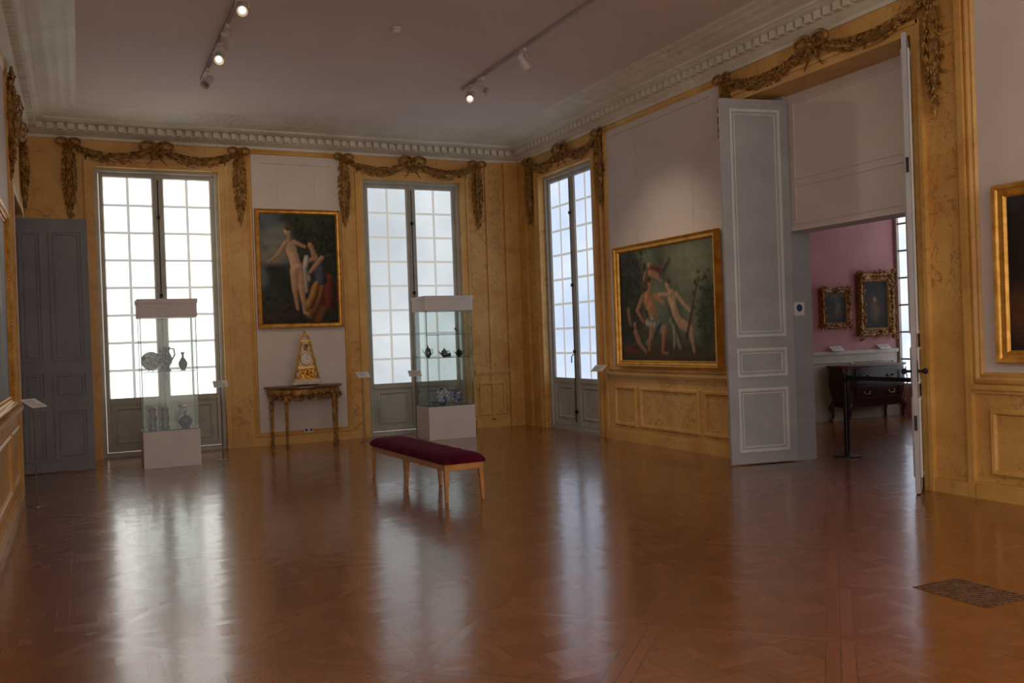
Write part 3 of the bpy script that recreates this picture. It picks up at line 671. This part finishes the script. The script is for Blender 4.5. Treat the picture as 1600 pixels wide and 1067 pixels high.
def pot(label,loc,s,mat='silver',tall=1.0,cat='teapot'):
    vessel(cat.replace(' ','_'),label,cat,[(.04*s,0),(.035*s,.012*s),(.07*s,.05*s*tall),(.07*s,.09*s*tall),(.045*s,.13*s*tall),(.04*s,.135*s*tall),(.01,.155*s*tall),(.012,.175*s*tall),(.003,.18*s*tall)],loc,mat,18,
     [('handle',MB().tube([(.04*s,0,.12*s*tall),(.10*s,0,.12*s*tall),(.11*s,0,.07*s*tall),(.06*s,0,.04*s*tall)],.007*s,8),'iron'),
      ('spout',MB().tube([(-.06*s,0,.06*s*tall),(-.10*s,0,.09*s*tall),(-.12*s,0,.13*s*tall)],[.014*s,.010*s,.007*s],8),mat)])
pot('tall silver coffee pot at left of the silver case shelf',(5.08,13.78,S2),.8,'silver',1.4,'coffee pot')
pot('squat silver teapot in the middle of the silver case shelf',(5.34,13.72,S2),.85)
pot('dark squat teapot at right of the silver case shelf',(5.60,13.72,S2),.75,'iron')
b=MB(); b.box(-.05,.05,-.035,.035,0,.05); b.box(-.055,.055,-.04,.04,.05,.062); o=b.build('tea_box','silver',None,org=(0,0,0)); o.location=(5.47,13.92,S2); tag(o,'small silver box between the two squat teapots','box')
vessel('goblet','small silver goblet on the upper shelf of the silver case','goblet',[(.03,0),(.006,.012),(.006,.05),(.032,.07),(.036,.11),(.033,.11)],(5.6,13.8,1.68),'silver')
plate('larger blue and white plate, left in the bottom of the silver case',(5.33,13.86,.542),.125,'faience')
plate('blue and white plate, right in the bottom of the silver case',(5.58,13.88,.542),.11,'faience2')
for i,(x,y) in enumerate(((5.13,13.7),(5.24,13.60))):
    vessel('cup',['low blue cup furthest left in the silver case bottom','low blue cup in front of the larger blue plate'][i],'cup',[(.02,0),(.024,.008),(.045,.04),(.05,.06),(.046,.06)],(x,y,.542),'faience2',16,None,'blue cups in the silver case')
# ------------------------------------------------------------------ console table
CX=3.24; r=thing('console_table','gilded half-round console table with carved apron under the tall painting','table',(CX,14.4,0))
def half(a,bb,z,n=24,y0=14.70): return [(CX-a*math.cos(PI*i/n),y0-bb*math.sin(PI*i/n)**.85,z) for i in range(n+1)]
MB().loft([half(.60,.56,.905),half(.62,.58,.915),half(.62,.58,.935),half(.605,.565,.945)]).build('tabletop','marble',r)
ap=MB().loft([half(.56,.52,.80),half(.575,.535,.815),half(.575,.535,.89),half(.59,.55,.905)]).build('apron','gilt',r)
b=MB()
b.tube([(CX-.57*math.cos(PI*i/20),14.70-.54*math.sin(PI*i/20)**.85,.80) for i in range(1,20)],.012,6)
for k in range(-4,5):
    a=PI/2+k*.27; x=CX-.57*math.cos(a); y=14.70-.535*math.sin(a)**.85
    for _ in range(16): b.leaf((x+random.uniform(-.05,.05),y-.01+random.uniform(-.01,.01),.785+random.uniform(-.06,.05)),[random.uniform(-1,1) for _ in range(3)],[0,-1,.2],.08,.034,.024)
b.build('carving','oldgold',ap)
for s in (-1,1):
    b=MB(); b.tube([(CX+s*(.05+.3*t),14.70-.54*math.sin(PI/2+ (t*.62))**.85-.005,.80-.07*math.sin(PI*t)) for t in [i/10 for i in range(11)]],.015,6)
    b.build('carved_swag','oldgold',ap)
for x,y in ((-.365,14.24),(.385,14.24),(-.52,14.62),(.52,14.62)):
    pr=[(.014,0),(.034,.008),(.034,.03),(.016,.05),(.020,.08),(.028,.5),(.033,.66),(.020,.68),(.038,.70),(.038,.72),(.028,.74),(.040,.80)]
    lg=MB().lathe(pr,(CX+x,y,0),14).build('leg','gilt',r)
    b=MB()
    for k in range(8):
        a=2*PI*k/8; b.leaf((CX+x+.028*math.cos(a),y+.028*math.sin(a),.62),(math.cos(a)*.1,math.sin(a)*.1,1),(math.cos(a),math.sin(a),0),.12,.022,.022)
    b.build('leg_carving','oldgold',lg)
r=thing('mantel_clock','tall gilt and white obelisk clock standing on the console table','clock',(CX,14.42,.945))
cy=14.42; z0=.945
b=MB(); b.box(CX-.22,CX+.22,cy-.10,cy+.10,z0+.02,z0+.05); b.box(CX-.20,CX+.20,cy-.09,cy+.09,z0+.05,z0+.10)
for sx in (-1,1):
    for sy in (-1,1): b.blob((CX+sx*.18,cy+sy*.07,z0+.012),(.016,.016,.012))
b.build('base','whitemarble',r,bevel=.003)
q=lambda x,z,s,t=.035:[(x-s,cy-t,z),(x+s,cy-t,z),(x+s,cy+t,z),(x-s,cy+t,z)]
MB().loft([q(CX,z0+.10,.185,.03),q(CX,z0+.70,.062,.03)]).build('clock_case','whitemarble',r,bevel=.002)
b=MB()
for s in (-1,1):
    b.tube([(CX+s*.192,cy-.04,z0+.10),(CX+s*.068,cy-.04,z0+.70)],.017,6)
    for k in range(6): b.blob((CX+s*(.155-.10*k/5),cy-.04,z0+.14+.52*k/5),.016)
b.box(CX-.085,CX+.085,cy-.05,cy+.05,z0+.70,z0+.725); b.box(CX-.15,CX+.15,cy-.045,cy+.045,z0+.27,z0+.30)
for i in range(13):
    a=PI*i/12; b.blob((CX+.06*math.cos(a),cy,z0+.73+.075*math.sin(a)),.018)
b.leaf((CX,cy,z0+.84),(0,0,1),(1,0,0),.10,.05,.04)
for _ in range(50): b.leaf((CX+random.uniform(-.13,.13),cy-.05,z0+.11+random.uniform(0,.15)),[random.uniform(-1,1) for _ in range(3)],(0,-1,0),.055,.028,.022)
for _ in range(18): b.leaf((CX+random.uniform(-.035,.035),cy-.035,z0+.55+random.uniform(0,.13)),[random.uniform(-1,1) for _ in range(3)],(0,-1,0),.055,.028,.02)
b.box(CX-.12,CX+.12,cy-.045,cy+.045,z0+.10,z0+.25)
b.build('gilt_mount','gold',r)
MB().lathe([(.088,0),(.10,.01),(.10,.05),(.09,.06)],(CX,cy+.01,z0+.42),28,(0,-1,0)).build('bezel','gold',r)
d=MB().lathe([(.084,0),(.084,.012),(.02,.014)],(CX,cy-.045,z0+.42),28,(0,-1,0)).build('dial','label',r)
for k in range(12):
    a=2*PI*k/12; MB().leaf((CX+.066*math.sin(a),cy-.058,z0+.42+.066*math.cos(a)),(math.sin(a),0,math.cos(a)),(0,1,0),.022,.003,.008).build('hour_mark','iron',d)
MB().box(CX-.002,CX+.002,cy-.062,cy-.060,z0+.42,z0+.475).build('hand','iron',d)
MB().box(CX,CX+.04,cy-.064,cy-.0625,z0+.418,z0+.423).build('hand','iron',d)
# ------------------------------------------------------------------ label stands
def stand(x,y,rz,label,wdt=.20):
    r=thing('label_stand',label,'label stand',group='caption stands on thin posts')
    MB().lathe([(.10,0),(.10,.006),(.02,.010),(.012,.012)],(0,0,0),20).build('base','steel',r)
    MB().tube([(0,0,.008),(0,0,1.07)],.008,8).build('post','steel',r)
    a=math.radians(28); ca,sa=math.cos(a),math.sin(a)
    T=lambda u,v,n:(u,v*ca-n*sa,1.075+v*sa+n*ca)
    p=MB().tbox(T,-wdt/2,wdt/2,-.09,.09,0,.008).build('plate','label',r)
    b=MB()
    for k in range(7): b.tbox(T,-wdt/2+.02,wdt/2-.02-random.uniform(0,.06),.055-.02*k,.060-.02*k,.008,.0085)
    b.build('caption','print',p)
    r.location=(x,y,0); r.rotation_euler=(0,0,rz); return r
stand(-.46,10.75,math.radians(50),'caption stand by the left wall before the grey door leaf')
stand(1.78,13.35,0,'caption stand right of the pottery display case')
stand(4.08,14.1,0,'caption stand between the console table and the silver case')
stand(4.78,13.6,math.radians(-10),'caption stand touching the left side of the silver case')
stand(7.12,11.84,math.radians(-60),'caption stand by the right wall under the wide painting')
# ------------------------------------------------------------------ floor vent
T=lambda u,v,n:(u,v,n)
r=thing('floor_vent','brown iron lattice vent set flush in the parquet at lower right','vent',(4.69,3.65,0))
b=MB(); b.frame(T,4.5,4.88,3.4,3.9,[(0,.0005),(0,.003),(.012,.003),(.012,.0005)]); b.build('rim','vent',r)
b=MB(); x0,x1,y0,y1=4.512,4.868,3.412,3.888
for k in range(-20,24):
    for sg in (-1,1):
        c=k*.058; xs=[]
        for (xx) in (x0,x1):
            yy=y0+c+sg*(xx-x0)
            if y0<=yy<=y1: xs.append((xx,yy))
        for yy in (y0,y1):
            xx=x0+(yy-y0-c)/sg
            if x0<xx<x1: xs.append((xx,yy))
        if len(xs)>=2 and (Vector(xs[0])-Vector(xs[1])).length>.02: b.tube([(xs[0][0],xs[0][1],.0005),(xs[1][0],xs[1][1],.0005)],.006,4)
b.build('lattice','vent',r)
MB().box(x0,x1,y0,y1,.0002,.001).build('gap_shade_sheet','ventdark',r)  # thin dark sheet on the floor, standing in for shade below the lattice
# ------------------------------------------------------------------ ceiling fittings
MBX=MB().box(1.52,1.56,5.5,12.25,ZC-.035,ZC); tag(MBX.build('ceiling_track','track',None,bevel=.003),'ceiling light track at left carrying four spotlights','light track','ceiling light tracks')
MBX=MB().box(4.90,4.94,3.0,11.6,ZC-.035,ZC); tag(MBX.build('ceiling_track','track',None,bevel=.003),'ceiling light track at right carrying three spotlights','light track','ceiling light tracks')
def spot(x,y,aim,lit,label,power=0,warm=(1,.82,.62)):
    r=thing('spotlight',label,'spotlight',(x,y,ZC-.035),group='white spotlights on the ceiling tracks')
    b=MB(); b.box(x-.022,x+.022,y-.07,y+.07,ZC-.075,ZC-.035); b.build('adapter','plastic',r,bevel=.004)
    p=Vector((x,y,ZC-.19)); d=(Vector(aim)-p).normalized()
    side=d.cross(Vector((0,0,1))).normalized()
    b=MB(); b.tube([(x,y,ZC-.075),(x,y,ZC-.115)],.010,8)
    b.tube([p+side*.062,p+side*.062+Vector((0,0,.07)),Vector((x,y,ZC-.115)),p-side*.062+Vector((0,0,.07)),p-side*.062],.007,6); b.build('yoke','plastic',r)
    h=MB().lathe([(.028,-.11),(.045,-.10),(.05,-.03),(.055,.0),(.06,.09),(.052,.09),(.046,.06),(.02,.055)],p,20,d).build('head','plastic',r)
    MB().lathe([(.036,.060),(.036,.066),(.02,.068)],p,20,d).build('lens','lamp_on' if lit else 'lamp_off',h)
    if power:
        l=bpy.data.lights.new('spot_beam','SPOT'); l.energy=power; l.spot_size=math.radians(62); l.spot_blend=1; l.shadow_soft_size=.05; l.color=warm
        o=bpy.data.objects.new('spot_beam',l); C.objects.link(o); o.location=p+d*.12; o.rotation_euler=d.to_track_quat('-Z','Y').to_euler()
    return r
spot(1.54,9.05,(.6,4,1.0),True,'lit spotlight nearest the top edge on the left track')
spot(1.54,10.05,(3.2,14.5,2.9),False,'spotlight second on the left track',110)  # lens is not glowing, but the beam lights the tall painting
spot(1.54,10.7,(.5,5,1.4),True,'lit spotlight third on the left track')
spot(1.54,11.7,(-.6,9,2.0),False,'spotlight at the far end of the left track',40)
spot(4.92,9.7,(7.2,10.2,2.0),False,'upright spotlight alone on the right track',100)
spot(4.92,10.95,(7.2,5.6,2.2),False,'spotlight second from the far end of the right track',60)
spot(4.92,11.35,(2.6,5,.8),True,'lit spotlight at the far end of the right track')
r=thing('smoke_detector','small round white smoke detector on the ceiling','smoke detector',(3.3,9.6,ZC-.06))
MB().lathe([(.035,-.06),(.05,-.045),(.052,-.03),(.062,-.025),(.062,0)],(3.3,9.6,ZC),24).build('body','plastic',r)
MB().lathe([(.015,-.068),(.018,-.06),(.018,-.058)],(3.3,9.6,ZC),16).build('sensor','track',r)
# ------------------------------------------------------------------ small wall things
Tj=lambda u,v,n:(u,8.30-n,v)
r=thing('notice','small white notice with blue print on the grey door jamb','notice',(7.82,8.29,1.75))
MB().tbox(Tj,7.73,7.90,1.74,1.90,.001,.006).build('card','label',r)
b=MB(); b.lathe([(.045,0),(.045,.002)],(7.815,8.293,1.83),20,(0,-1,0)); b.build('round_mark','blue_print',r)
r=thing('wall_socket','small white socket low on the wall behind the console table','socket',(3.3,14.74,.14))
MB().tbox(TB,3.24,3.40,.16,.25,.008,.03).build('faceplate','plastic',r,bevel=.003)
for x in (3.28,3.36): MB().lathe([(.02,0),(.02,.004)],(x,YB-.03,.205),14,(0,-1,0)).build('outlet','black',r)
# ------------------------------------------------------------------ barrier and commode
r=thing('barrier_post','black stretch-belt barrier post standing in the doorway','barrier',(8.42,8.2,0))
MB().lathe([(.17,0),(.17,.012),(.10,.022),(.04,.03)],(8.42,8.2,0),28).build('base','black',r)
MB().tube([(8.42,8.2,.025),(8.42,8.2,.93)],.032,16).build('post','black',r)
MB().lathe([(.034,.91),(.042,.92),(.042,1.0),(.03,1.012)],(8.42,8.2,0),20).build('belt_head','black',r)
MB().box(8.415,8.425,6.40,8.17,.935,.985).build('belt','black',r)
cx,cy=11.97,11.17
r=thing('commode','dark bombé commode with marble top under the pink wall paintings','commode',(cx,cy,0))
def bsec(z,w,dd,n=28):
    o=[]
    for i in range(n):
        a=2*PI*i/n; c,s=math.cos(a),math.sin(a)
        o.append((cx+w*math.copysign(abs(c)**.45,c),cy+.0+dd*math.copysign(abs(s)**.45,s),z))
    return o
bd=MB().loft([bsec(.24,.60,.19),bsec(.30,.64,.20),bsec(.45,.70,.225),bsec(.65,.74,.24),bsec(.80,.73,.235),bsec(.90,.72,.23)]).build('body','mahogany',r)
MB().loft([bsec(.90,.76,.245),bsec(.92,.78,.25),bsec(.935,.78,.25),bsec(.94,.77,.245)]).build('marble_top','marble',r)
for z in (.38,.64):
    dr=MB().frame(lambda u,v,n:(u,cy-.235-n+ (0 if v>.5 else .02),v),cx-.5,cx+.5,z,z+.20,[(0,0),(0,.012),(.015,.012),(.015,0)]).build('drawer','walnut',bd)
    for s in (-.28,.28):
        b=MB()
        b.tube([(cx+s-.06,cy-.25,z+.11),(cx+s-.05,cy-.27,z+.08),(cx+s+.05,cy-.27,z+.08),(cx+s+.06,cy-.25,z+.11)],.008,6)
        for q_ in (-.06,.06): b.blob((cx+s+q_,cy-.25,z+.11),.018)
        b.build('handle','oldgold',bd)
for sx in (-1,1):
    for sy in (-1,1):
        lg=MB().tube([(cx+sx*.58,cy+sy*.17,.30),(cx+sx*.63,cy+sy*.20,.22),(cx+sx*.60,cy+sy*.18,.10),(cx+sx*.63,cy+sy*.20,.015)],[.05,.04,.022,.026],10).build('leg','mahogany',r)
        MB().blob((cx+sx*.63,cy+sy*.20,.026),(.034,.034,.026)).build('foot_mount','oldgold',lg)
    b=MB()
    for k in range(10): b.leaf((cx+sx*(.66+.06*math.sin(k*.3)),cy-.20,.30+k*.06),(sx*.2,0,1),(1,0,0),.09,.035,.03)
    b.build('corner_mount','oldgold',r)
for x,lab in ((11.5,'caption plate on the dado ledge under the small landscape'),(12.6,'caption plate on the dado ledge under the larger portrait')):
    T=lambda u,v,n:(x+u,11.38+v*.8-n*.6-.02,1.172+.04+v*.6+n*.8)
    rr=thing('caption_plate',lab,'caption plate',(x,11.37,1.17),'caption plates on the pink room ledge')
    MB().tbox(T,-.13,.13,-.06,.06,0,.006).build('card','label',rr); b=MB()
    for k in range(4): b.tbox(T,-.11,.09,.03-.02*k,.036-.02*k,.006,.0065)
    b.build('caption','print',rr)
# ------------------------------------------------------------------ light
w=bpy.data.worlds.new('world'); bpy.context.scene.world=w; w.use_nodes=True
bg=w.node_tree.nodes['Background']; bg.inputs[0].default_value=(1,.88,.77,1); bg.inputs[1].default_value=1.55
l=bpy.data.lights.new('next_room_fill','AREA'); l.energy=18; l.size=1.6; l.shape='RECTANGLE'; l.size_y=3; l.color=(1,.95,.92)  # added fill lamp without a fixture, brightens the pink room
o=bpy.data.objects.new('next_room_fill',l); C.objects.link(o); o.location=(12.4,6.5,2.6); o.rotation_euler=(math.radians(90),0,math.radians(20))
# ------------------------------------------------------------------ camera
f=1410; yaw=math.radians(25.58)
cam=bpy.data.cameras.new('camera'); cam.sensor_width=36; cam.lens=36*f/1600
co=bpy.data.objects.new('camera',cam); C.objects.link(co)
Mx=Matrix.Rotation(-yaw,4,'Z')@Matrix.Rotation(math.radians(90-.28),4,'X')@Matrix.Rotation(math.radians(-2.0),4,'Z')
co.matrix_world=Matrix.Translation((0,0,1.6))@Mx
bpy.context.scene.camera=co
bpy.context.scene.view_settings.view_transform='Standard'
